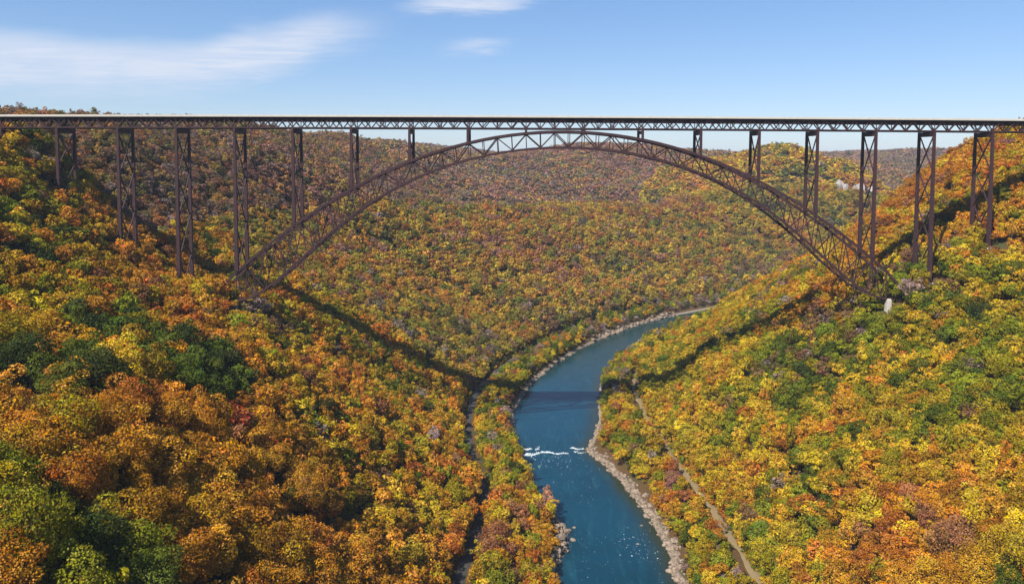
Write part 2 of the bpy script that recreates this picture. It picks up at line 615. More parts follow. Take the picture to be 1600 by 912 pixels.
def offset_line(poly, dist, y0, y1, n):
    """points at a given distance outside a bank line (dist may vary with y)"""
    seg = np.sqrt((np.diff(poly, axis=0) ** 2).sum(1))
    s = np.concatenate([[0], np.cumsum(seg)])
    q = np.linspace(0, s[-1], 9000)
    x, y = np.interp(q, s, poly[:, 0]), np.interp(q, s, poly[:, 1])
    k = 301
    pad = lambda v: np.convolve(np.pad(v, k // 2, mode='edge'), np.ones(k) / k, 'valid')
    x, y = pad(x), pad(y)
    tx, ty = np.gradient(x), np.gradient(y)
    l = np.hypot(tx, ty)
    side = dist(y)
    ox, oy = x - ty / l * side, y + tx / l * side
    keep = (y > y0) & (y < y1)
    idx = np.linspace(np.nonzero(keep)[0][0], np.nonzero(keep)[0][-1], n).astype(int)
    return np.stack([ox[idx], oy[idx]], 1)


RAIL_LINE = offset_line(LEFT_EDGE[:-2], lambda y: 42 + 16 * (1 - smoothstep(y, 380, 520)), 120, 1320, 240)
LANE_LINE = offset_line(RIGHT_EDGE[:-2], lambda y: -(40 + 14 * np.exp(-((y - 585) / 70) ** 2) - 4 * smoothstep(y, 640, 740)), 150, 800, 160)


def ribbon(name, line, hw, lift, mat, wob=0.0):
    t = np.gradient(line, axis=0)
    t /= np.linalg.norm(t, axis=1)[:, None]
    nrm = np.stack([-t[:, 1], t[:, 0]], 1)
    ws = np.linspace(-1, 1, 5)
    jit = 1 + wob * (np.stack([vnoise(line[:, 1] / 9, line[:, 0] * 0 + 3, 5), vnoise(line[:, 1] / 9, line[:, 0] * 0 + 9, 6)], 1) - 0.5)
    co = []
    for k in range(len(line)):
        for c in ws:
            p = line[k] + nrm[k] * c * hw * (jit[k, 0] if c < 0 else jit[k, 1])
            co.append(p)
    co = np.array(co)
    z, _, _ = ground_z(co[:, 0], co[:, 1])
    z = z + lift - 0.35 * (np.abs(np.tile(ws, len(line))) > 0.9)
    ii = (np.arange(len(line) - 1)[:, None] * 5 + np.arange(4)[None, :]).ravel()
    me = fast_mesh(name, np.column_stack([co, z]), np.stack([ii, ii + 1, ii + 6, ii + 5], 1))
    me.materials.append(mat)
    return link(bpy.data.objects.new(name, me))


props(ribbon('railway_bed', RAIL_LINE, 3.0, 0.35, BALLAST), kind='structure')
props(ribbon('dirt_lane', LANE_LINE, 3.2, 0.3, LANE, 1.3), kind='structure')

# ------------------------------------------------------------------ the bridge
Y0, Y1 = 548.0, 569.0                                       # near and far truss planes
BX, BS = 2.6, 43.1
deck_top = lambda x: 269.9 - 6.5e-6 * (x - 25) ** 2
chord_z = lambda x: 260.9 - 6.5e-6 * (x - 25) ** 2          # centre of the bottom chord of the deck truss
up_z = lambda x: 258.7 - 1.69652e-3 * (x - 31) ** 2 - 1.25e-9 * (x - 31) ** 4
lo_z = lambda x: 247.0 - 1.76737e-3 * (x - 32) ** 2 - 2.543e-9 * (x - 32) ** 4

bridge = empty('arch_bridge', (30, (Y0 + Y1) / 2, 118))
props(bridge, 'long rust brown steel arch bridge with tall truss piers spanning the gorge', 'bridge')

bm = bmesh.new()
bmesh.ops.create_cube(bm, size=1.0)
bmesh.ops.bevel(bm, geom=bm.edges[:], offset=0.06, segments=1, affect='EDGES')
BEAM = bpy.data.meshes.new('beam')
bm.to_mesh(BEAM)
bm.free()
BEAM.materials.append(STEEL)


def beam(name, p, q, wid, dep, parent, first_up=(0, 1, 0)):
    """one straight steel member from p to q; its section is wid across first_up, dep along it"""
    p, q = Vector(p), Vector(q)
    z = (q - p)
    L = z.length
    z.normalize()
    yv = Vector(first_up)
    x = yv.cross(z)
    if x.length < 1e-4:
        x = Vector((1, 0, 0)).cross(z)
    x.normalize()
    yv = z.cross(x)
    R = Matrix((x, yv, z)).transposed().to_4x4()
    M = Matrix.Translation((p + q) / 2) @ R @ Matrix.Diagonal((wid, dep, L, 1))
    return link(bpy.data.objects.new(name, BEAM), parent, M)


def sweep(name, pts, hx, hy, mat, parent):
    """a bent box member in an X-Z plane through pts; hx half depth in plane, hy half width along Y"""
    pts = [Vector(p) for p in pts]
    v, f = [], []
    for i, p in enumerate(pts):
        t = (pts[min(i + 1, len(pts) - 1)] - pts[max(i - 1, 0)]).normalized()
        nrm = Vector((-t.z, 0, t.x))
        for a, b in ((-1, -1), (1, -1), (1, 1), (-1, 1)):
            v.append(p + nrm * hx * a + Vector((0, hy * b, 0)))
        if i:
            o = 4 * (i - 1)
            for k in range(4):
                f.append((o + k, o + (k + 1) % 4, o + 4 + (k + 1) % 4, o + 4 + k))
    f.append((3, 2, 1, 0))
    e = 4 * (len(pts) - 1)
    f.append((e, e + 1, e + 2, e + 3))
    return mesh_obj(name, v, f, mat, parent)


XA, XB = BX - 10 * BS, BX + 10.3 * BS
xs = np.linspace(XA, XB, 60)


def strip(name, ya, yb, za, zb, mat, parent):
    """a long box along the deck: between ya and yb, from deck_top + za up to deck_top + zb"""
    v, f = [], []
    for i, x in enumerate(xs):
        z = deck_top(x)
        v += [(x, ya, z + za), (x, yb, z + za), (x, yb, z + zb), (x, ya, z + zb)]
        if i:
            o = 4 * (i - 1)
            for k in range(4):
                f.append((o + k, o + 4 + k, o + 4 + (k + 1) % 4, o + (k + 1) % 4))
    f.append((0, 1, 2, 3))
    e = 4 * (len(xs) - 1)
    f.append((e + 3, e + 2, e + 1, e))
    return mesh_obj(name, v, f, mat, parent)


deck = strip('road_deck', Y0 - 1.7, Y1 + 1.7, -1.1, -0.75, CONC, bridge)
strip('road_surface', Y0 - 1.2, Y1 + 1.2, -0.746, -0.72, ASPH, deck)
strip('parapet', Y0 - 1.75, Y0 - 1.25, -0.742, 0.32, CONC, bridge)
strip('parapet', Y1 + 1.25, Y1 + 1.75, -0.742, 0.32, CONC, bridge)
strip('median_barrier', (Y0 + Y1) / 2 - 0.3, (Y0 + Y1) / 2 + 0.3, -0.715, 0.1, CONC, bridge)
for y in (Y0 + 2.0, Y0 + 6.2, Y0 + 10.5, Y0 + 14.8, Y1 - 2.0):
    strip('stringer', y - 0.25, y + 0.25, -4.0, -1.104, STEEL, bridge)
for y in (Y0, Y1):                                          # deck trusses
    tr = strip('deck_truss', y - 0.38, y + 0.38, -9.4, -8.5, STEEL, bridge)
    strip('top_chord', y - 0.4, y + 0.4, -2.1, -1.104, STEEL, tr)
    h = BS / 8
    k0, k1 = int((XA - BX) / h) + 1, int((XB - BX) / h) - 1
    for k in range(k0, k1):
        xa, xb = BX + k * h, BX + (k + 1) * h
        low_first = (k % 2 == 0)
        za = chord_z(xa) + 0.4 if low_first else deck_top(xa) - 2.0
        zb = deck_top(xb) - 2.0 if low_first else chord_z(xb) + 0.4
        beam('diagonal', (xa, y, za), (xb, y, zb), 0.74, 0.55, tr)
        if k % 4 == 0:
            beam('post', (xa, y, chord_z(xa) + 0.45), (xa, y, deck_top(xa) - 2.05), 0.55, 0.34, tr)
for i in range(-9, 10):                                     # floor beams and sway braces between the trusses
    for j in range(4):
        x = BX + i * BS + j * BS / 4
        fb = beam('floor_beam', (x, Y0 + 0.45, deck_top(x) - 2.6), (x, Y1 - 0.45, deck_top(x) - 2.6), 0.5, 1.3, bridge, (0, 0, 1))
        beam('sway_brace', (x, Y0 + 0.4, chord_z(x)), (x, (Y0 + Y1) / 2, deck_top(x) - 3.4), 0.3, 0.3, fb, (1, 0, 0))
        beam('sway_brace', (x, Y1 - 0.4, chord_z(x)), (x, (Y0 + Y1) / 2, deck_top(x) - 3.4), 0.3, 0.3, fb, (1, 0, 0))
    x = BX + i * BS
    lb = beam('lateral_brace', (x, Y0 + 0.4, chord_z(x) - 0.05), (x + BS / 2, Y1 - 0.4, chord_z(x) - 0.05), 0.3, 0.3, bridge, (0, 0, 1))
    beam('lateral_brace', (x + BS / 2, Y1 - 0.4, chord_z(x) + 0.28), (x + BS, Y0 + 0.4, chord_z(x) + 0.28), 0.3, 0.3, bridge, (0, 0, 1))

# arch ribs
LH, RH = (-214.3, 131.4), (272.8, 135.2)                    # hinges of the lower chord
UH = [(-231.0, 134.5), (289.0, 138.0)]
nodes_x = [BX + 10.775 * k for k in range(-20, 26)]
nodes_x = [x for x in nodes_x if -214 <= x <= 277]


def low_of(x):
    return 32 + (x - 32) * (0.985 if x < 32 else 0.985)


for y in (Y0, Y1):
    lxs = np.linspace(LH[0], RH[0], 47)

    def lz(x):
        t = np.clip((x - 32) / (RH[0] - 32) if x > 32 else (32 - x) / (32 - LH[0]), 0, 1)
        return lo_z(x) * (1 - t ** 6) + (RH[1] if x > 32 else LH[1]) * t ** 6
    uxs = np.concatenate([[UH[0][0]], nodes_x, [UH[1][0]]])
    uz = lambda x: UH[0][1] if x <= UH[0][0] + 1e-6 else (UH[1][1] if x >= UH[1][0] - 1e-6 else up_z(x))
    rib = sweep('arch_rib', [(x, y, uz(x)) for x in uxs], 0.9, 0.8, STEEL, bridge)
    sweep('lower_chord', [(x, y, lz(x)) for x in lxs], 0.8, 0.8, STEEL, rib)
    for k, x in enumerate(nodes_x):
        kk = round((x - BX) / 10.775)
        xl = low_of(x)
        if xl < LH[0] + 2 or xl > RH[0] - 2:
            continue
        if kk % 4:
            beam('post', (x, y, up_z(x) - 0.9), (xl, y, lz(xl) + 0.8), 0.58, 0.5, rib)
        else:
            beam('post', (x, y, up_z(x) - 0.9), (xl, y, lz(xl) + 0.8), 0.6, 0.5, rib)
        if kk % 2 == 0:
            for s in (-1, 1):
                x2 = low_of(x + s * 10.775)
                if LH[0] + 2 < x2 < RH[0] - 2:
                    beam('diagonal', (x, y, up_z(x) - 0.6), (x2, y, lz(x2) + 0.6), 0.78, 0.6, rib)
    for hx, ux, s in ((LH, UH[0], 0), (RH, UH[1], 1)):       # end bays down to the bearings
        beam('diagonal', (nodes_x[0 if not s else -1], y, up_z(nodes_x[0 if not s else -1])), (hx[0], y, hx[1]), 0.7, 0.6, rib)
        beam('diagonal', (ux[0], y, ux[1]), (hx[0], y, hx[1]), 0.7, 0.6, rib)
for k, x in enumerate(nodes_x):                              # bracing between the ribs
    kk = round((x - BX) / 10.775)
    if kk % 2 == 0:
        st = beam('cross_strut', (x, Y0 + 0.75, up_z(x)), (x, Y1 - 0.75, up_z(x)), 0.6, 0.7, bridge, (0, 0, 1))
        x2 = x + 21.55
        if x2 <= 277:
            beam('lateral_brace', (x, Y0 + 0.8, up_z(x) + 0.1), (x2, Y1 - 0.8, up_z(x2) + 0.1), 0.42, 0.4, st, (0, 0, 1))
            beam('lateral_brace', (x, Y1 - 0.8, up_z(x) - 0.35), (x2, Y0 + 0.8, up_z(x2) - 0.35), 0.42, 0.4, st, (0, 0, 1))
    else:
        xl, xl2 = low_of(x), low_of(x + 21.55)
        if LH[0] + 2 < xl < RH[0] - 2:
            st = beam('cross_strut', (xl, Y0 + 0.75, lz(xl)), (xl, Y1 - 0.75, lz(xl)), 0.6, 0.7, bridge, (0, 0, 1))
            if xl2 < RH[0] - 2:
                beam('lateral_brace', (xl, Y0 + 0.8, lz(xl) + 0.1), (xl2, Y1 - 0.8, lz(xl2) + 0.1), 0.42, 0.4, st, (0, 0, 1))
                beam('lateral_brace', (xl, Y1 - 0.8, lz(xl) - 0.35), (xl2, Y0 + 0.8, lz(xl2) - 0.35), 0.42, 0.4, st, (0, 0, 1))

# pedestals under the arch bearings
PEDS = []


def pedestal(x, y, top, wx, wy, lean=0.0):
    g = float(ground_z(np.array([x]), np.array([y]))[0][0])
    b = min(g - 1.5, top - 3)
    v = []
    for z, k in ((b, 1.25), (top - 1.2, 1.0), (top, 0.8)):
        for a, c in ((-1, -1), (1, -1), (1, 1), (-1, 1)):
            v.append((x + a * wx / 2 * k, y + c * wy / 2 * k, z))
    f = [(3, 2, 1, 0), (8, 9, 10, 11)]
    for o in (0, 4):
        f += [(o + k, o + (k + 1) % 4, o + 4 + (k + 1) % 4, o + 4 + k) for k in range(4)]
    PEDS.append((x, y))
    return mesh_obj('pedestal', v, f, PED, bridge)


for y in (Y0, Y1):
    pedestal(LH[0] - 1.5, y, LH[1] + 0.2, 5, 4.5)
    pedestal(RH[0] + 1.5, y, RH[1] + 0.2, 3.2, 3.6)
    pedestal(UH[0][0] - 1.0, y, UH[0][1], 4.5, 4.5)
    pedestal(UH[1][0] + 1.0, y, UH[1][1], 4.5, 4.5)

PIER_X = {i: BX + i * BS for i in range(-9, 11)}
PIER_X[-8] = -344.0


def pier(i):
    x = PIER_X[i]
    on_arch = LH[0] < x < 262.5
    top = chord_z(x) - 0.5
    base = {}
    for y in (Y0, Y1):
        if on_arch:
            base[y] = up_z(x) + 0.6
        else:
            base[y] = float(ground_z(np.array([x]), np.array([y]))[0][0]) + 1.0
            if i == 6:
                base[y] = min(base[y], 125)
    if top - max(base.values()) < 0.6:
        return
    cap_z = top - 1.9
    tall = top - min(base.values())
    cap = beam('pier', (x, Y0 - 0.9, cap_z), (x, Y1 + 0.9, cap_z), 1.6 if tall > 12 else 1.0, min(3.4, tall * 0.35), bridge, (0, 0, 1))
    for y in (Y0, Y1):
        z0, z1 = base[y], top + 0.0
        tw = 0.85
        bw = tw + min(0.55, tall * 0.005)
        v = []
        for z, k in ((z0, bw), (z1, tw)):
            for a, c in ((-1, -1), (1, -1), (1, 1), (-1, 1)):
                v.append((x + a * k, y + c * k * 0.9, z))
        f = [(3, 2, 1, 0), (4, 5, 6, 7)] + [(k, (k + 1) % 4, 4 + (k + 1) % 4, 4 + k) for k in range(4)]
        mesh_obj('leg', v, f, STEEL, cap)
        if not on_arch:
            pedestal(x, y, z0 + 0.6, 4.6, 4.6)
    z = top - 3.2
    low = max(base.values())
    n = max(1, round((z - low) / 30.0)) if z - low > 8 else 0
    for t in range(n):
        za, zb = z - (z - low) * t / n, z - (z - low) * (t + 1) / n
        beam('cross_brace', (x - 0.2, Y0 + 0.8, za), (x - 0.2, Y1 - 0.8, zb), 0.85, 0.7, cap, (1, 0, 0))
        beam('cross_brace', (x + 0.4, Y1 - 0.8, za), (x + 0.4, Y0 + 0.8, zb), 0.85, 0.7, cap, (1, 0, 0))


for i in range(-9, 11):
    pier(i)
# concrete abutments where the deck meets the hillsides
for xa in (XA, XB):
    g = float(ground_z(np.array([xa]), np.array([558.0]))[0][0])
    lo = min(g - 4, 255)
    s = -1 if xa < 0 else 1
    x0, x1 = sorted((xa - s * 3, xa + s * 10))
    v = [(x, y, z) for z in (lo, deck_top(xa) - 1.2) for x, y in ((x0, Y0 - 3), (x1, Y0 - 3), (x1, Y1 + 3), (x0, Y1 + 3))]
    f = [(3, 2, 1, 0), (4, 5, 6, 7)] + [(k, (k + 1) % 4, 4 + (k + 1) % 4, 4 + k) for k in range(4)]
    mesh_obj('abutment', v, f, PED, bridge)

# ------------------------------------------------------------------ tree meshes (height 1, crown radius about 0.36)
def tube(pts, rads, n=6):
    v, f = [], []
    for i, (p, r) in enumerate(zip(pts, rads)):
        p = Vector(p)
        t = (Vector(pts[min(i + 1, len(pts) - 1)]) - Vector(pts[max(i - 1, 0)])).normalized()
        a = t.orthogonal().normalized()
        b = t.cross(a)
        for k in range(n):
            an = 2 * math.pi * k / n
            v.append(p + (a * math.cos(an) + b * math.sin(an)) * r)
        if i:
            o = n * (i - 1)
            f += [(o + k, o + (k + 1) % n, o + n + (k + 1) % n, o + n + k) for k in range(n)]
    return v, f


def crown_arrays(seed, nleaf, leaf, kind='broad', nl=16):
    r = np.random.default_rng(seed)
    if kind == 'broad':
        cz, rx, rz, lr = 0.60, 0.245, 0.235, (0.085, 0.155)
    elif kind == 'tall':
        cz, rx, rz, lr = 0.57, 0.19, 0.30, (0.09, 0.15)
    elif kind == 'wide':
        cz, rx, rz, lr = 0.66, 0.28, 0.17, (0.08, 0.145)
    elif kind == 'dense':
        cz, rx, rz, lr = 0.55, 0.22, 0.29, (0.12, 0.17)
    else:
        cz, rx, rz, lr = 0.62, 0.23, 0.22, (0.08, 0.14)
    # lobes: a spiral over an ellipsoid with some jitter, plus a top and an inner one
    k = np.arange(nl)
    ph = k * 2.39996 + r.uniform(0, 6)
    zz = 1 - 1.75 * (k + 0.5) / nl
    rr = np.sqrt(np.maximum(0, 1 - zz ** 2))
    jit = r.uniform(0.62, 1.22, nl)
    w3 = 1 + 0.28 * np.sin(ph * 2 + r.uniform(0, 6)) + 0.16 * np.sin(ph * 3 + r.uniform(0, 6))
    jit = jit * w3
    zz = zz + r.normal(size=nl) * 0.16
    c = np.stack([np.cos(ph) * rr * rx * jit, np.sin(ph) * rr * rx * jit, cz + zz * rz * jit], 1)
    rad = r.uniform(*lr, nl)
    c = np.concatenate([c, [[0, 0, cz + rz * 0.35]], [[0, 0, cz - 0.05]]])
    rad = np.concatenate([rad, [lr[1]], [lr[1] * 1.15]])
    wts = rad ** 2
    li = r.choice(len(c), nleaf * 2, p=wts / wts.sum())
    d = r.normal(size=(nleaf * 2, 3))
    out = c[li] - np.array([0, 0, cz - 0.1])
    d += 0.55 * out / (np.linalg.norm(out, axis=1)[:, None] + 1e-6)
    d /= np.linalg.norm(d, axis=1)[:, None]
    rf = r.uniform(0.74, 1.06, nleaf * 2) + (r.uniform(0, 1, nleaf * 2) < 0.14) * r.uniform(0, 0.35, nleaf * 2) if kind != 'bare' else r.uniform(0.3, 1.15, nleaf * 2)
    pos = c[li] + d * (rad[li] * rf)[:, None] * np.array([1, 1, 0.9])
    # drop what lies deep inside another lobe
    inside = np.zeros(len(pos), bool)
    for q, rq in zip(c, rad):
        inside |= ((pos - q) ** 2).sum(1) < (0.72 * rq) ** 2
    keep = np.nonzero(~inside)[0][:nleaf]
    pos, d, li = pos[keep], d[keep], li[keep]
    n = len(pos)
    nr = d + r.normal(size=(n, 3)) * 0.55
    nr /= np.linalg.norm(nr, axis=1)[:, None]
    a = np.cross(nr, r.normal(size=(n, 3)))
    a /= np.linalg.norm(a, axis=1)[:, None]
    b = np.cross(nr, a)
    s = leaf * r.uniform(0.55, 1.45, n)[:, None]
    el = r.uniform(0.55, 1.0, n)[:, None]
    v = np.stack([pos - a * s, pos - b * s * el + nr * s * 0.15, pos + a * s, pos + b * s * el + nr * s * 0.15], 1).reshape(-1, 3)
    f = np.arange(4 * n).reshape(n, 4)
    lobe_t = r.uniform(0, 1, len(c))[li]
    var = np.stack([np.clip(0.6 * lobe_t + 0.4 * r.uniform(0, 1, n), 0, 1), np.clip(0.5 * r.uniform(0, 1, len(c))[li] + 0.5 * r.uniform(0, 1, n), 0, 1),
                    r.uniform(0, 1, n), np.ones(n)], 1)
    return v, f, np.repeat(var, 4, 0)


def crown_mesh(name, seed, nleaf, leaf, kind, mat, nl=16, extra=None):
    v, f, var = crown_arrays(seed, nleaf, leaf, kind, nl)
    if extra is not None:                                   # trunk joined in, for the instanced mass
        ev, ef = extra
        ev = np.array([tuple(p) for p in ev])
        f = np.concatenate([f, np.array(ef) + len(v)])
        v = np.concatenate([v, ev])
        var = np.concatenate([var, np.full((len(ev), 4), 0.5)])
    me = fast_mesh(name, v, f)
    at = me.attributes.new('leafvar', 'FLOAT_COLOR', 'POINT')
    at.data.foreach_set('color', var.astype(np.float32).ravel())
    me.materials.append(mat)
    if extra is not None:
        me.materials.append(BARK)
        mi = np.zeros(len(me.polygons), np.int32)
        mi[-len(extra[1]):] = 1
        me.polygons.foreach_set('material_index', mi)
    return me


def trunk_arrays(seed, limbs, n=6, r0=0.022):
    r = random.Random(seed)
    v, f = tube([(0, 0, -0.08), (0.004, 0.002, 0.1), (-0.004, 0.006, 0.35), (0.004, 0, 0.62), (0, 0, 0.8)], [r0 * 1.35, r0, r0 * 0.8, r0 * 0.5, r0 * 0.15], n)
    for k in range(limbs):
        a = k * 2.4 + r.uniform(-.4, .4)
        z = 0.28 + 0.4 * k / max(1, limbs)
        L = r.uniform(0.18, 0.27)
        p1 = (math.cos(a) * L * 0.5, math.sin(a) * L * 0.5, z + 0.06)
        p2 = (math.cos(a) * L, math.sin(a) * L, z + 0.19)
        tv, tf = tube([(0, 0, z), p1, p2], [r0 * 0.5, r0 * 0.33, r0 * 0.1], 5)
        o = len(v)
        v += tv
        f += [tuple(i + o for i in q) for q in tf]
    return v, f


KINDS = ['broad', 'broad', 'tall', 'wide', 'broad', 'tall', 'dense', 'bare']
NEAR_HI = [crown_mesh('crown', 100 + i, 5600, 0.0122, k, LEAF, 34) for i, k in enumerate(KINDS)]
NEAR_MID = [crown_mesh('crown', 200 + i, 2100, 0.0195, k, LEAF, 24) for i, k in enumerate(KINDS)]
TRUNKS = []
for s in range(3):
    v, f = trunk_arrays(s, 6)
    t_me = bpy.data.meshes.new('trunk')
    t_me.from_pydata([tuple(p) for p in v], [], f)
    t_me.materials.append(BARK)
    TRUNKS.append(t_me)
STUFF_COL = bpy.data.collections.new('tree_shapes')
SHAPES = []


def shape(me):
    o = bpy.data.objects.new('tree_shape_%03d' % len(SHAPES), me)
    STUFF_COL.objects.link(o)
    SHAPES.append(o)


for i, k in enumerate(KINDS):
    shape(crown_mesh('mid_tree', 300 + i, 1300, 0.0245, k, LEAF_I, 20, trunk_arrays(i, 0, 4)))
for i, k in enumerate(KINDS):
    shape(crown_mesh('far_tree', 400 + i, 420, 0.040, k, LEAF_I, 13))
for i, k in enumerate(KINDS):
    shape(crown_mesh('distant_tree', 500 + i, 130, 0.07, k, LEAF_I, 8))

# ------------------------------------------------------------------ where trees stand
def grid_pts(y0, y1, cell, seed, jitter=0.42):
    r = np.random.default_rng(seed)
    half = y1 * 0.80 + 40
    ax, ay = np.meshgrid(np.arange(-half, half, cell), np.arange(y0, y1, cell * 0.87))
    ax = ax + (np.arange(ax.shape[0]) % 2)[:, None] * cell / 2
    ax = ax + r.uniform(-jitter, jitter, ax.shape) * cell
    ay = ay + r.uniform(-jitter, jitter, ay.shape) * cell
    x, y = ax.ravel(), ay.ravel()
    k = np.abs(x - 0) < y * 0.78 + 45
    return x[k], y[k]


def in_zone(x, y, z, pad):
    u, v, f = project(x, y, z)
    return (u > -pad) & (u < 1600 + pad) & (v > -60) & (v < 912 + 2.2 * pad)


def visible(x, y, z):
    """is the point seen from the camera over the bare ground (with some slack)"""
    ok = np.ones(len(x), bool)
    ts = 1 - np.geomspace(0.004, 0.9, 70)
    for t in ts:
        idx = np.nonzero(ok)[0]
        qx, qy = x[idx] * t, y[idx] * t
        qz = CAM_Z + (z[idx] - CAM_Z) * t
        gi = np.clip(np.searchsorted(gx, qx) - 1, 0, nx - 2)
        gj = np.clip(np.searchsorted(gy, qy) - 1, 0, ny - 2)
        fx, fy = (qx - gx[gi]) / (gx[gi + 1] - gx[gi]), (qy - gy[gj]) / (gy[gj + 1] - gy[gj])
        g = (GZ[gj, gi] * (1 - fx) + GZ[gj, gi + 1] * fx) * (1 - fy) + (GZ[gj + 1, gi] * (1 - fx) + GZ[gj + 1, gi + 1] * fx) * fy
        near = (1 - t) * np.hypot(x[idx], y[idx]) < 12
        ok[idx[(qz < g - 1) & ~near]] = False
    return ok


T = {k: [] for k in ('x', 'y', 'z', 'h', 'd', 'lod', 'dl', 'dr')}
# (y0, y1, cell, height range, crown diameter range, level of detail)
ZONES = [(168, 340, 10.2, (16, 26), (13.5, 23), 0), (340, 560, 7.6, (12, 20), (10.5, 18), 0), (560, 940, 7.8, (12, 19), (10.5, 17), 0), (940, 1700, 9.0, (10, 22), (9, 21), 1),
         (370, 940, 3.5, (1.8, 5.5), (2.8, 6.0), 1), (1700, 3200, 13, (14, 23), (17, 25), 2), (3200, 6500, 26, (17, 24), (28, 38), 2), (6500, 12000, 60, (18, 26), (64, 80), 2)]
for zi, (y0, y1, cell, hr, dr_, lod) in enumerate(ZONES):
    x, y = grid_pts(y0, y1, cell, 40 + zi)
    z, dl, dr = ground_z(x, y)
    r = np.random.default_rng(60 + zi)
    n = len(x)
    h = r.uniform(*hr, n) * (0.88 + 0.24 * r.uniform(0, 1, n))
    d = r.uniform(*dr_, n)
 
    shrub = cell < 5                                        # understorey along the banks and lane verges
    low = np.maximum(dl, dr) < (34 if not shrub else -1)                           # smaller trees along the banks
    h = np.where(low, h * 0.72, h)
    d = np.where(low, np.minimum(d * 0.8, 10), d)
    keep = (z > 2.2) & in_zone(x, y, z + h * 0.6, 90)
    wig = fbm(x, y, 16, 88, 2)
    keep &= ~((dl > 0) & (dl < 4.5)) & ~((dr > 0) & (dr < (5.5 if not shrub else 3.5) + 5 * wig + 4 * np.exp(-((y - 500) / 80) ** 2) + 5 * np.exp(-((y - 594) / 22) ** 2)))
    keep &= ~((y < 1350) & (line_dist(x - 1.0, y, RAIL_LINE[::3]) < 4.2 + 0.28 * d))
    keep &= ~((y < 820) & (line_dist(x + 3.5, y, LANE_LINE[::3]) < (3.4 if not shrub else 1.5) + 0.40 * d * (1 + 0.7 * fbm(x, y, 26, 77, 2))))
    if shrub:
        keep &= (np.maximum(dl, dr) < 74)
    keep &= ~((np.abs(x - 768) < 52) & (y > 1672) & (y < 1719))
    for ln, _, _, tw in GULLIES:
        keep &= line_dist(x, y, ln) > tw + 0.15 * d
    keep &= ~(np.hypot(x - 26, (y - 455) * 0.6) < 9 + 0.2 * d) | (shrub & (x < 21))
    for pxx, pyy in PEDS:
        keep &= ~((np.hypot(x - pxx, y - pyy) < 6.5))
    clear = (np.abs(x - 274) < 6) & (y > 530) & (y < 552)
    clear |= (np.abs(x + 210) < 12) & (y > 500) & (y < 552)
    for pi, pxx in PIER_X.items():                          # low growth just in front of the pier feet
        if not (LH[0] < pxx < 262.5):
            clear |= (np.abs(x - pxx) < 7) & (y > 524) & (y < 552)
    h = np.where(clear, h * 0.45, h)
    d = np.where(clear, d * 0.7, d)
    # nothing grows up through the deck
    h = np.where((y > 535) & (y < 580) & (x > XA) & (x < XB), np.minimum(h, np.maximum(3.0, 258 - z)), h)
    idx = np.nonzero(keep)[0]
    vis = visible(x[idx], y[idx], z[idx] + h[idx] + 4)
    idx = idx[vis]
    for k, a in (('x', x), ('y', y), ('z', z), ('h', h), ('d', d), ('dl', dl), ('dr', dr)):
        T[k].append(a[idx])
    T['lod'].append(np.full(len(idx), lod))
T = {k: np.concatenate(v) for k, v in T.items()}
NT = len(T['x'])
print('trees', NT)

# ------------------------------------------------------------------ what colour each tree is
PAL = {                                                     # linear base colours
    'golden orange': (0.44, 0.180, 0.004),
    'amber': (0.38, 0.190, 0.005),
    'yellow': (0.45, 0.290, 0.005),
    'olive yellow': (0.26, 0.200, 0.006),
    'yellow green': (0.170, 0.180, 0.008),
    'green': (0.078, 0.102, 0.010),
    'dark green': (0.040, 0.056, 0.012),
    'rust orange': (0.36, 0.118, 0.009),
    'dusty red': (0.26, 0.115, 0.080),
    'russet': (0.24, 0.098, 0.038),
    'scarlet': (0.34, 0.060, 0.014),
    'brown': (0.18, 0.100, 0.042),
    'grey brown': (0.23, 0.165, 0.135),
}
NAMES = list(PAL)
MIXES = {                                                   # weights in the order of PAL
    'near_left': (46, 28, 8, 8, 4, 2.5, 0.4, 4, 0, 0.4, 0.02, 0.2, 0.1),
    'left': (27, 25, 18, 13, 6, 4, 0.6, 9, 0, 3, 0.03, 2, 1),
    'bank': (5, 10, 14, 20, 18, 12, 1, 5, 1, 3, 0, 6, 7),
    'right': (10, 14, 32, 22, 17, 7, 0.4, 4, 0, 0.8, 0.03, 1, 0.5),
    'right_up': (22, 18, 15, 8, 4, 3, 0.4, 18, 1, 7, 0.03, 4, 1.5),
    'back_low': (9, 16, 17, 20, 10, 7, 1, 8, 4, 4, 0, 7, 3),
    'back_up': (8, 7, 5, 9, 5, 7, 2, 11, 20, 12, 0.2, 14, 11),
    'ridge': (10, 14, 34, 22, 9, 7, 1, 3, 1, 1, 0, 2, 2),
    'far': (4, 5, 3, 8, 5, 9, 4, 6, 24, 10, 0, 16, 13),
}


DRIFT = {'far': 0.5, 'back_up': 0.46, 'back_low': 0.42, 'left': 0.32, 'bank': 0.4, 'near_left': 0.22}


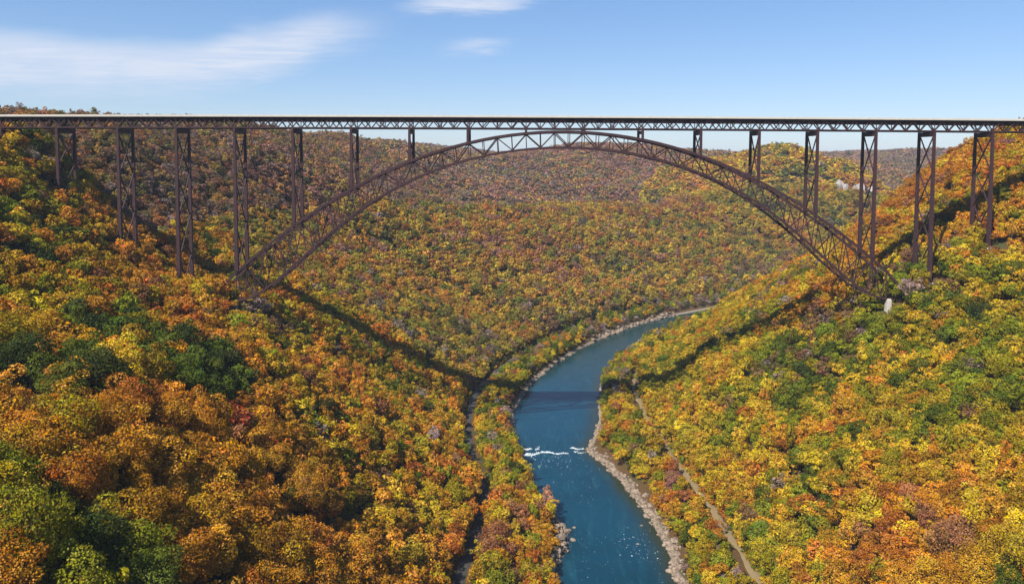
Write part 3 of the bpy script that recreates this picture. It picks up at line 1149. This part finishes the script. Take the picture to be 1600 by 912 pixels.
def pick_colours():
    x, y, dl, dr = T['x'], T['y'], T['dl'], T['dr']
    zone = np.full(NT, 'left', dtype=object)
    zone[(dl > 0) & (y < 400)] = 'near_left'
    zone[(dl > 0) & (y >= 720) & (x > -420)] = 'back_low'
    zone[(dl > 400) & (y >= 760)] = 'back_up'
    zone[(dl > 240) & (y >= 600) & (T['z'] > 165)] = 'back_up'
    zone[(dr > 0)] = 'right'
    zone[(dr > 150) & (y > 560)] = 'right_up'
    zone[(np.maximum(dl, dr) < 40)] = 'bank'
    zone[(y > 2600)] = 'far'
    zone[(np.hypot((x - 700) / 400, (y - 1850) / 420) < 1) & (dl > 0)] = 'ridge'
    out = np.zeros(NT, int)
    r = np.random.default_rng(5)
    n1 = fbm(x, y, 70, 31, 2)
    n2 = fbm(x, y, 55, 37, 2)
    n3 = fbm(x, y, 45, 41, 2)
    u = r.uniform(0, 1, NT)
    seq = [NAMES.index(k) for k in ('dusty red', 'russet', 'scarlet', 'rust orange', 'golden orange', 'amber', 'yellow', 'olive yellow', 'yellow green', 'green', 'dark green', 'grey brown', 'brown')]
    for zn, mix in MIXES.items():
        idx = np.nonzero(zone == zn)[0]
        if not len(idx):
            continue
        # drifts: a smooth field, roughened tree by tree, spread over the zone's species in hue order
        f = 0.55 * n1[idx] + 0.35 * n3[idx] + 0.55 * fbm(x[idx], y[idx], 240, 53, 2) + r.normal(size=len(idx)) * DRIFT.get(zn, 0.28)
        q = np.empty(len(idx))
        q[np.argsort(f)] = (np.arange(len(idx)) + 0.5) / len(idx)
        share = np.cumsum(np.array([mix[k] for k in seq], float))
        out[idx] = np.array(seq)[np.minimum(np.searchsorted(share / share[-1], q), len(seq) - 1)]
    # stands of evergreen-looking trees on the near left slope
    for cx, cy, rad, amt in ((-178, 378, 42, 0.85), (-192, 296, 30, 0.8), (-146, 225, 7, 1.0), (-111, 340, 6, 1.0)):
        k = (np.hypot(x - cx, y - cy) < rad * (1 + 0.3 * n3)) & (r.uniform(0, 1, NT) < amt)
        out[k] = np.where(r.uniform(0, 1, k.sum()) < 0.3, NAMES.index('dark green'), NAMES.index('green'))
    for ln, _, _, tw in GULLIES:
        if tw < 0:                                          # trees tinted dark green to stand in for shadow bands along these gullies
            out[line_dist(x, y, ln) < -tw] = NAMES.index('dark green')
    for cx, cy, nm in ((-147, 360, 'scarlet'), (-154, 240, 'rust orange'), (-20, 480, 'rust orange')):
        out[np.argmin(np.hypot(x - cx, y - cy))] = NAMES.index(nm)
    return np.minimum(out, len(NAMES) - 1), zone


CI, ZONE = pick_colours()
rv = np.random.default_rng(8)
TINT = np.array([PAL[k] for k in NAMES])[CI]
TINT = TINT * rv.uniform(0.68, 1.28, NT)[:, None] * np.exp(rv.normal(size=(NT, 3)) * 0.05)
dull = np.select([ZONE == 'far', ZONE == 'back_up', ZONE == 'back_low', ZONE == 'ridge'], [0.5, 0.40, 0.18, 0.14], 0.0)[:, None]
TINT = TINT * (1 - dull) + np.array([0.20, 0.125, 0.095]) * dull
KIND = rv.choice(7, NT, p=[.22, .2, .14, .14, .16, .14, 0])
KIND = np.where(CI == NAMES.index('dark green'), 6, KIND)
KIND = np.where((CI == NAMES.index('grey brown')) & (rv.uniform(0, 1, NT) < 0.8), 7, KIND)
ROT = rv.uniform(0, 2 * math.pi, NT)

# ------------------------------------------------------------------ the 300 trees that show largest become things
W2, H2 = 800, 456
pu, pv, pf = project(T['x'], T['y'], T['z'] + T['h'] * 0.6)
rad = FPX * T['d'] * 0.5 / pf
order = np.argsort(pf)
buf = np.zeros((H2, W2), bool)
seen = np.zeros(NT)
for i in order[:4200]:
    cu, cv, rr = pu[i] / 2, pv[i] / 2, max(0.8, rad[i] / 2)
    rz = rr * 0.95
    x0, x1, y0, y1 = int(max(0, cu - rr)), int(min(W2, cu + rr + 1)), int(max(0, cv - rz)), int(min(H2, cv + rz + 1))
    if x1 <= x0 or y1 <= y0:
        continue
    yy, xx = np.mgrid[y0:y1, x0:x1]
    disc = ((xx - cu) / rr) ** 2 + ((yy - cv) / rz) ** 2 < 1
    sub = buf[y0:y1, x0:x1]
    seen[i] = (disc & ~sub).sum()
    sub |= disc
full = math.pi * (rad / 2) ** 2
pick = np.argsort(-seen)
pick = [i for i in pick if seen[i] > 0.3 * min(full[i], 400)][:300]
picked = np.zeros(NT, bool)
picked[pick] = True

FORM = {0: 'round-topped', 1: 'full-crowned', 2: 'tall', 3: 'spreading', 4: 'billowy', 5: 'slender', 6: 'dense', 7: 'bare-looking'}


def region(i):
    if T['dl'][i] > 0:
        if T['dl'][i] < 42 + 16 * (1 - smoothstep(T['y'][i], 380, 520)):
            return 'on left river bank'
        if pv[i] > 820:
            return 'at bottom left'
        if pu[i] < 110:
            return 'at left edge'
        if T['y'][i] < 360:
            return 'on near left slope'
        return 'on middle left slope'
    if T['dr'][i] < 46:
        return 'on right river bank'
    if pu[i] > 1490:
        return 'at right edge'
    if pv[i] > 800:
        return 'low on right slope'
    return 'on right slope'


def neighbours(i):
    """the picked trees nearest to the right of it and nearest in front, as seen"""
    best_r, best_f = None, None
    for j in pick:
        if j == i:
            continue
        du, dv = pu[j] - pu[i], pv[j] - pv[i]
        q = math.hypot(du, dv)
        if q > 3.2 * rad[i] + 12:
            continue
        if du > abs(dv) and (best_r is None or q < best_r[0]):
            best_r = (q, j)
        if dv > abs(du) and (best_f is None or q < best_f[0]):
            best_f = (q, j)
    return best_r, best_f


def distinct(stage):
    """labels built from look and place; only the ones that still coincide get one more word group"""
    out = {}
    for i in pick:
        a, b = NB[i]
        size = 'big' if rad[i] > 34 else 'small' if rad[i] < 17 else ''
        if stage[i] == 0:
            q = [size, NAMES[CI[i]], FORM[int(KIND[i])], 'tree', region(i)]
        else:
            q = [size, NAMES[CI[i]], 'tree', region(i) + ',', 'behind %s one' % NAMES[CI[b[1]]] if b else 'nothing in front']
            if stage[i] >= 2 and a:
                q[-1] += ','
                q.append('left of %s' % NAMES[CI[a[1]]])
        out[i] = ' '.join(w_ for w_ in q if w_)
    return out


NB = {i: neighbours(i) for i in pick}
stage = {i: 0 for i in pick}
for _ in range(2):
    lab = distinct(stage)
    cnt = {}
    for i in pick:
        cnt.setdefault(lab[i], []).append(i)
    for m in cnt.values():
        if len(m) > 1:
            for i in m:
                stage[i] += 1
lab = distinct(stage)
cnt = {}
for i in pick:
    cnt.setdefault(lab[i], []).append(i)
ORD = ['leftmost', 'second from left', 'third from left', 'fourth from left', 'fifth from left', 'sixth from left', 'seventh from left', 'eighth from left']
final = {}
for lb, m in cnt.items():
    m.sort(key=lambda i: pu[i])
    for q, i in enumerate(m):
        final[i] = lb if len(m) == 1 else lb + ', ' + (ORD[min(q, 7)] if q < len(m) - 1 else 'rightmost')
for i in final:
    if len(final[i].split()) > 16:
        final[i] = final[i].replace(' one', '').replace(' from left', '').replace('nothing in front', 'frontmost')
GROUP = {'near_left': 'autumn trees on the near left slope', 'left': 'autumn trees on the left slope', 'bank': 'trees along the river banks', 'right': 'autumn trees on the right slope',
         'right_up': 'autumn trees high on the right slope'}
for i in pick:
    x, y, z, h, d = (float(T[k][i]) for k in 'xyzhd')
    name = 'bare_tree' if KIND[i] == 7 else 'dark_green_tree' if KIND[i] == 6 else 'autumn_tree'
    e = bpy.data.objects.new(name, None)
    M = Matrix.Translation((x, y, z)) @ Matrix.Rotation(float(ROT[i]), 4, 'Z')
    link(e, None, M)
    props(e, final[i], 'tree', GROUP.get(ZONE[i], 'autumn trees on the slopes'))
    sx = d / 0.74
    sc = Matrix.Diagonal((sx, sx, h, 1))
    link(bpy.data.objects.new('trunk', TRUNKS[i % 3]), e, M @ sc)
    c = bpy.data.objects.new('crown', (NEAR_HI if rad[i] > 27 else NEAR_MID)[int(KIND[i])])
    link(c, e, M @ sc)
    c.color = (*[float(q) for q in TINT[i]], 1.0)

# ------------------------------------------------------------------ the rest of the forest: one object of instanced trees
rest = np.nonzero(~picked)[0]
pts = np.stack([T['x'][rest], T['y'][rest], T['z'][rest]], 1)
fm = bpy.data.meshes.new('forest')
fm.vertices.add(len(rest))
fm.vertices.foreach_set('co', pts.astype(np.float32).ravel())


def attr(name, typ, field, arr):
    a = fm.attributes.new(name, typ, 'POINT')
    a.data.foreach_set(field, np.ascontiguousarray(arr).ravel())


sx = T['d'][rest] / 0.74
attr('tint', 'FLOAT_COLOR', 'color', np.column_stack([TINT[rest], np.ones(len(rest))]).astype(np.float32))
attr('pick', 'INT', 'value', (T['lod'][rest] * 8 + KIND[rest]).astype(np.int32))
asp = rv.uniform(0.72, 1.3, len(rest))
attr('size', 'FLOAT_VECTOR', 'vector', np.stack([sx * asp, sx / asp, T['h'][rest]], 1).astype(np.float32))
attr('turn', 'FLOAT_VECTOR', 'vector', np.stack([rv.normal(size=len(rest)) * 0.14, rv.normal(size=len(rest)) * 0.14, ROT[rest]], 1).astype(np.float32))
fm.update()
forest = link(bpy.data.objects.new('forest', fm))
props(forest, 'autumn forest covering the gorge slopes and the hills beyond', kind='stuff')
ng = bpy.data.node_groups.new('forest_trees', 'GeometryNodeTree')
ng.interface.new_socket('Geometry', in_out='INPUT', socket_type='NodeSocketGeometry')
ng.interface.new_socket('Geometry', in_out='OUTPUT', socket_type='NodeSocketGeometry')
gn = N(ng)
gi, go = gn.new('NodeGroupInput'), gn.new('NodeGroupOutput')
ci = gn.new('GeometryNodeCollectionInfo')
ci.inputs['Collection'].default_value = STUFF_COL
ci.inputs['Separate Children'].default_value = True
ci.inputs['Reset Children'].default_value = True
iop = gn.new('GeometryNodeInstanceOnPoints')
iop.inputs['Pick Instance'].default_value = True


def named(nm, typ):
    q = gn.new('GeometryNodeInputNamedAttribute', data_type=typ)
    q.inputs['Name'].default_value = nm
    return q.outputs[0]


gn.links.new(gi.outputs[0], iop.inputs['Points'])
gn.links.new(ci.outputs[0], iop.inputs['Instance'])
gn.links.new(named('pick', 'INT'), iop.inputs['Instance Index'])
gn.links.new(named('turn', 'FLOAT_VECTOR'), iop.inputs['Rotation'])
gn.links.new(named('size', 'FLOAT_VECTOR'), iop.inputs['Scale'])
gn.links.new(iop.outputs[0], go.inputs[0])
md = forest.modifiers.new('trees', 'NODES')
md.node_group = ng

# ------------------------------------------------------------------ rocks
def rock_mesh(name, seed, mat, sub=2, flat=0.6):
    r = random.Random(seed)
    bm = bmesh.new()
    bmesh.ops.create_icosphere(bm, subdivisions=sub, radius=1.0)
    planes = [(Vector((r.gauss(0, 1), r.gauss(0, 1), r.gauss(0, 0.8))).normalized(), r.uniform(0.55, 0.85)) for _ in range(9)]
    for v in bm.verts:
        for pn, pd in planes:
            k = v.co.dot(pn) - pd
            if k > 0:
                v.co -= pn * k * 0.95
        v.co *= 1 + r.uniform(-0.05, 0.05)
        v.co.z *= flat
    me = bpy.data.meshes.new(name)
    bm.to_mesh(me)
    bm.free()
    me.materials.append(mat)
    return me


ROCKS = [rock_mesh('boulder', 900 + i, ROCK, 2, 0.5 + 0.06 * (i % 4)) for i in range(8)]
rr = random.Random(3)


def bank_point(poly, y, out, side):
    """a point out metres outside a bank line at this y"""
    x = np.interp(y, poly[:, 1], poly[:, 0])
    return x + side * out, y


BANKL, BANKR = LEFT_EDGE[(LEFT_EDGE[:, 1] > 0) & (LEFT_EDGE[:, 1] < 1200)], RIGHT_EDGE[(RIGHT_EDGE[:, 1] > 0) & (RIGHT_EDGE[:, 1] < 1200)]


def boulder(x, y, s, label, group, zoff=0.0):
    z = max(float(ground_z(np.array([x]), np.array([y]))[0][0]), -0.4)
    M = (Matrix.Translation((x, y, z + s * 0.12 + zoff)) @ Matrix.Rotation(rr.uniform(0, 6.28), 4, 'Z') @ Matrix.Rotation(rr.uniform(-0.2, 0.2), 4, 'X')
         @ Matrix.Diagonal((s * rr.uniform(0.8, 1.35), s * rr.uniform(0.7, 1.0), s * rr.uniform(0.75, 1.1), 1)))
    o = link(bpy.data.objects.new('boulder', rr.choice(ROCKS)), None, M)
    props(o, label, 'boulder', group)


OUT = [(24.5, 447, 4.4, 'largest pale boulder of the left bank outcrop in the foreground'), (29.5, 461, 3.6, 'pale slab boulder at the water tip of the left bank outcrop'),
       (27.0, 470, 3.0, 'flat boulder at the upper end of the left foreground outcrop'), (33.0, 452, 2.6, 'boulder half in the water beside the left foreground outcrop'),
       (22.0, 434, 3.4, 'low boulder at the lower end of the left foreground outcrop'), (28.0, 438, 2.6, 'small boulder at the water line below the left outcrop'),
       (22.0, 484, 2.8, 'boulder on the left bank just upstream of the foreground outcrop'), (34.5, 467, 1.6, 'small boulder standing in the river off the left outcrop')]
for x, y, s, lab in OUT:
    boulder(x, y, s, lab, 'boulders along the left bank')
NTH = ['', 'first', 'second', 'third', 'fourth', 'fifth', 'sixth', 'seventh', 'eighth', 'ninth', 'tenth', 'eleventh', 'twelfth', 'thirteenth', 'fourteenth', 'fifteenth', 'sixteenth', 'seventeenth', 'eighteenth', 'nineteenth', 'twentieth']
upn = 0
for y, s in ((612, 2.4), (628, 3.2), (645, 2.2), (662, 3.6), (676, 2.4), (690, 3.0), (716, 2.6), (733, 3.4), (742, 2.4), (762, 2.8), (790, 2.6), (806, 3.2), (828, 2.4), (850, 3.0)):
    x, y = bank_point(BANKL, y, rr.uniform(-0.5, 3), -1)
    upn += 1
    boulder(x, y, s, 'pale boulder on the left bank, %s upstream of the rapids' % NTH[upn], 'boulders along the upstream left bank')
for k in range(20):
    y = 585 - 8.6 * k + rr.uniform(-3, 3)
    x, y = bank_point(BANKR, y, rr.uniform(0.5, 8), 1)
    boulder(x, y, rr.uniform(1.5, 3.6), 'pale tan boulder on the right bank, %s downstream of the rocky point' % NTH[k + 1], 'boulders along the right bank')
for x, y, s, lab in ((54.5, 595, 2.6, 'boulder at the tip of the rocky point by the rapids'), (73, 447, 1.3, 'small rock standing in the river near the right bank, lower one'),
                     (79, 470, 1.5, 'small rock standing in the river near the right bank, upper one')):
    boulder(x, y, s, lab, 'rocks at the water on the right bank')


def lump_field(name, items, mat, flat, sub=1, seed=1, smooth=False):
    """many small lumps joined into one mesh: items = (x, y, z, size)"""
    bases = []
    for q in range(6):
        m = rock_mesh('tmp', seed * 10 + q, mat, sub, flat)
        co = np.zeros(len(m.vertices) * 3, np.float32)
        m.vertices.foreach_get('co', co)
        fc = np.array([p.vertices[:] for p in m.polygons])
        bases.append((co.reshape(-1, 3), fc))
        bpy.data.meshes.remove(m)
    r = np.random.default_rng(seed)
    V, Fc, o = [], [], 0
    for x, y, z, s in items:
        co, fc = bases[r.integers(6)]
        a = r.uniform(0, 6.28)
        ca, sa = math.cos(a), math.sin(a)
        k = s * r.uniform(0.7, 1.3, 3)
        p = co * k
        V.append(np.stack([p[:, 0] * ca - p[:, 1] * sa + x, p[:, 0] * sa + p[:, 1] * ca + y, p[:, 2] + z], 1))
        Fc.append(fc + o)
        o += len(co)
    me = fast_mesh(name, np.concatenate(V), np.concatenate(Fc))
    me.materials.append(mat)
    return link(bpy.data.objects.new(name, me))


items = []
r = np.random.default_rng(4)
for side, poly, ya, yb, n, wmax in ((1, BANKR, 380, 640, 1800, 5.5), (1, BANKR, 640, 860, 300, 5), (-1, BANKL, 420, 500, 420, 7), (-1, BANKL, 590, 960, 800, 3), (-1, BANKL, 960, 1118, 700, 5)):
    y = r.uniform(ya, yb, n)
    off = r.uniform(-2.0, 1, n) + np.abs(r.normal(size=n)) * wmax * 0.5 * (0.45 + 1.6 * vnoise(y / 11, y * 0 + ya, 12) ** 1.6)
    # distance along the bank's normal
    x = np.interp(y, poly[:, 1], poly[:, 0])
    x2, y2 = x + side * off, y.copy()
    if ya >= 780:
        x2, y2 = x - off * 0.8, y + off * 0.6
    z, dl, dr = ground_z(x2, y2)
    s = np.exp(r.normal(size=n) * 0.6) * (0.7 if ya < 780 else 1.1)
    for a, b, c, q in zip(x2, y2, z, s):
        items.append((a, b, max(c, -0.5) + q * 0.1, q))
props(lump_field('bank_rubble', items, ROCK, 0.6, 1, 5), 'pale rocks and rubble along the water line', kind='stuff')

# white water: broken crests of the rapids and flecks downstream
items = []


def crest(x0, y0, x1, y1, n, spread, s0):
    for _ in range(n):
        t = r.uniform()
        wv_ = 1.2 * math.sin(t * 9)
        items.append((x0 + (x1 - x0) * t + r.normal() * 0.5, y0 + (y1 - y0) * t + wv_ + r.normal() * spread, r.uniform(-0.05, 0.15), s0 * math.exp(r.normal() * 0.4) * (1.15 - 0.5 * t)))


crest(1.5, 583, 19, 589, 420, 1.1, 0.36)
crest(19, 589, 38, 586, 380, 0.8, 0.34)
crest(0.5, 597, 9, 595, 170, 0.9, 0.36)
crest(12, 594, 16, 600, 60, 0.9, 0.3)
crest(41, 598, 52, 595.5, 150, 0.8, 0.36)
crest(44, 590, 52, 588, 60, 1.0, 0.28)
for _ in range(46):                                         # foam trailing downstream of the drop
    fx, fy = r.uniform(2, 40), r.uniform(560, 584)
    for q in range(5):
        items.append((fx + r.normal() * 0.2 - q * 0.05, fy - q * r.uniform(0.4, 0.9), 0.0, 0.16 * math.exp(r.normal() * 0.4)))
for _ in range(380):
    y = r.uniform(405, 600)
    l, rr_ = np.interp(y, BANKL[:, 1], BANKL[:, 0]), np.interp(y, BANKR[:, 1], BANKR[:, 0])
    t = r.beta(2, 2)
    if vnoise(np.array([(l + (rr_ - l) * t) / 22]), np.array([y / 30]), 91)[0] < 0.5:
        continue
    items.append((l + (rr_ - l) * t, y, 0.0, 0.13 * math.exp(r.normal() * 0.5)))
for _ in range(90):
    items.append((r.uniform(60, 84), r.uniform(425, 462), 0.0, 0.17 * math.exp(r.normal() * 0.5)))
for o in (lump_field('white_water', items, FOAM, 0.3, 1, 6),):
    props(o, 'broken white water of the rapids and flecks downstream', kind='stuff')

# a pale crag on the yellow ridge
def crag():
    X, Y = 757.0, 1722.0
    z = float(ground_z(np.array([X]), np.array([Y]))[0][0])
    e = empty('cliff', (X, Y, z))
    props(e, 'pale grey rock outcrop breaking through the trees below the yellow ridge', 'cliff')
    for k, (dx, dyy, dz, sx_, sy_, sz_) in enumerate(((-26, -16, 6, 11, 9, 26), (-10, -10, 8, 13, 9, 16), (12, -12, 5, 15, 9, 14), (34, -10, 7, 12, 8, 15), (54, -8, 5, 14, 8, 11), (-17, -9, 17, 8, 7, 14), (24, -7, 12, 9, 7, 11))):
        M = Matrix.Translation((X + dx, Y + dyy, z + dz)) @ Matrix.Rotation(0.4 * k, 4, 'Z') @ Matrix.Diagonal((sx_, sy_, sz_, 1))
        link(bpy.data.objects.new('rock_face', rock_mesh('rock_face', 70 + k, CLIFF, 3, 1.0)), e, M)


crag()

# ------------------------------------------------------------------ the air
def haze_box():
    top = 420.0
    x0, x1, y0, y1, z0 = gx[0] - 40, gx[-1] + 40, gy[0] - 40, gy[-1] + 40, float(GZ.min()) - 1.0
    v = [(x, y, z) for z in (z0, top) for x, y in ((x0, y0), (x1, y0), (x1, y1), (x0, y1))]
    f = [(3, 2, 1, 0), (4, 5, 6, 7)] + [(k, (k + 1) % 4, 4 + (k + 1) % 4, 4 + k) for k in range(4)]
    m, n, out = mat_new('haze_air')
    p = n.new('ShaderNodeVolumePrincipled')
    p.inputs['Color'].default_value = (0.72, 0.84, 1.0, 1)
    p.inputs['Density'].default_value = HAZE
    p.inputs['Anisotropy'].default_value = 0.0
    n.links.new(p.outputs[0], out.inputs['Volume'])
    o = mesh_obj('haze', v, f, m)
    props(o, kind='stuff')


HAZE = 0.000042
if HAZE > 0:
    haze_box()
print('done')
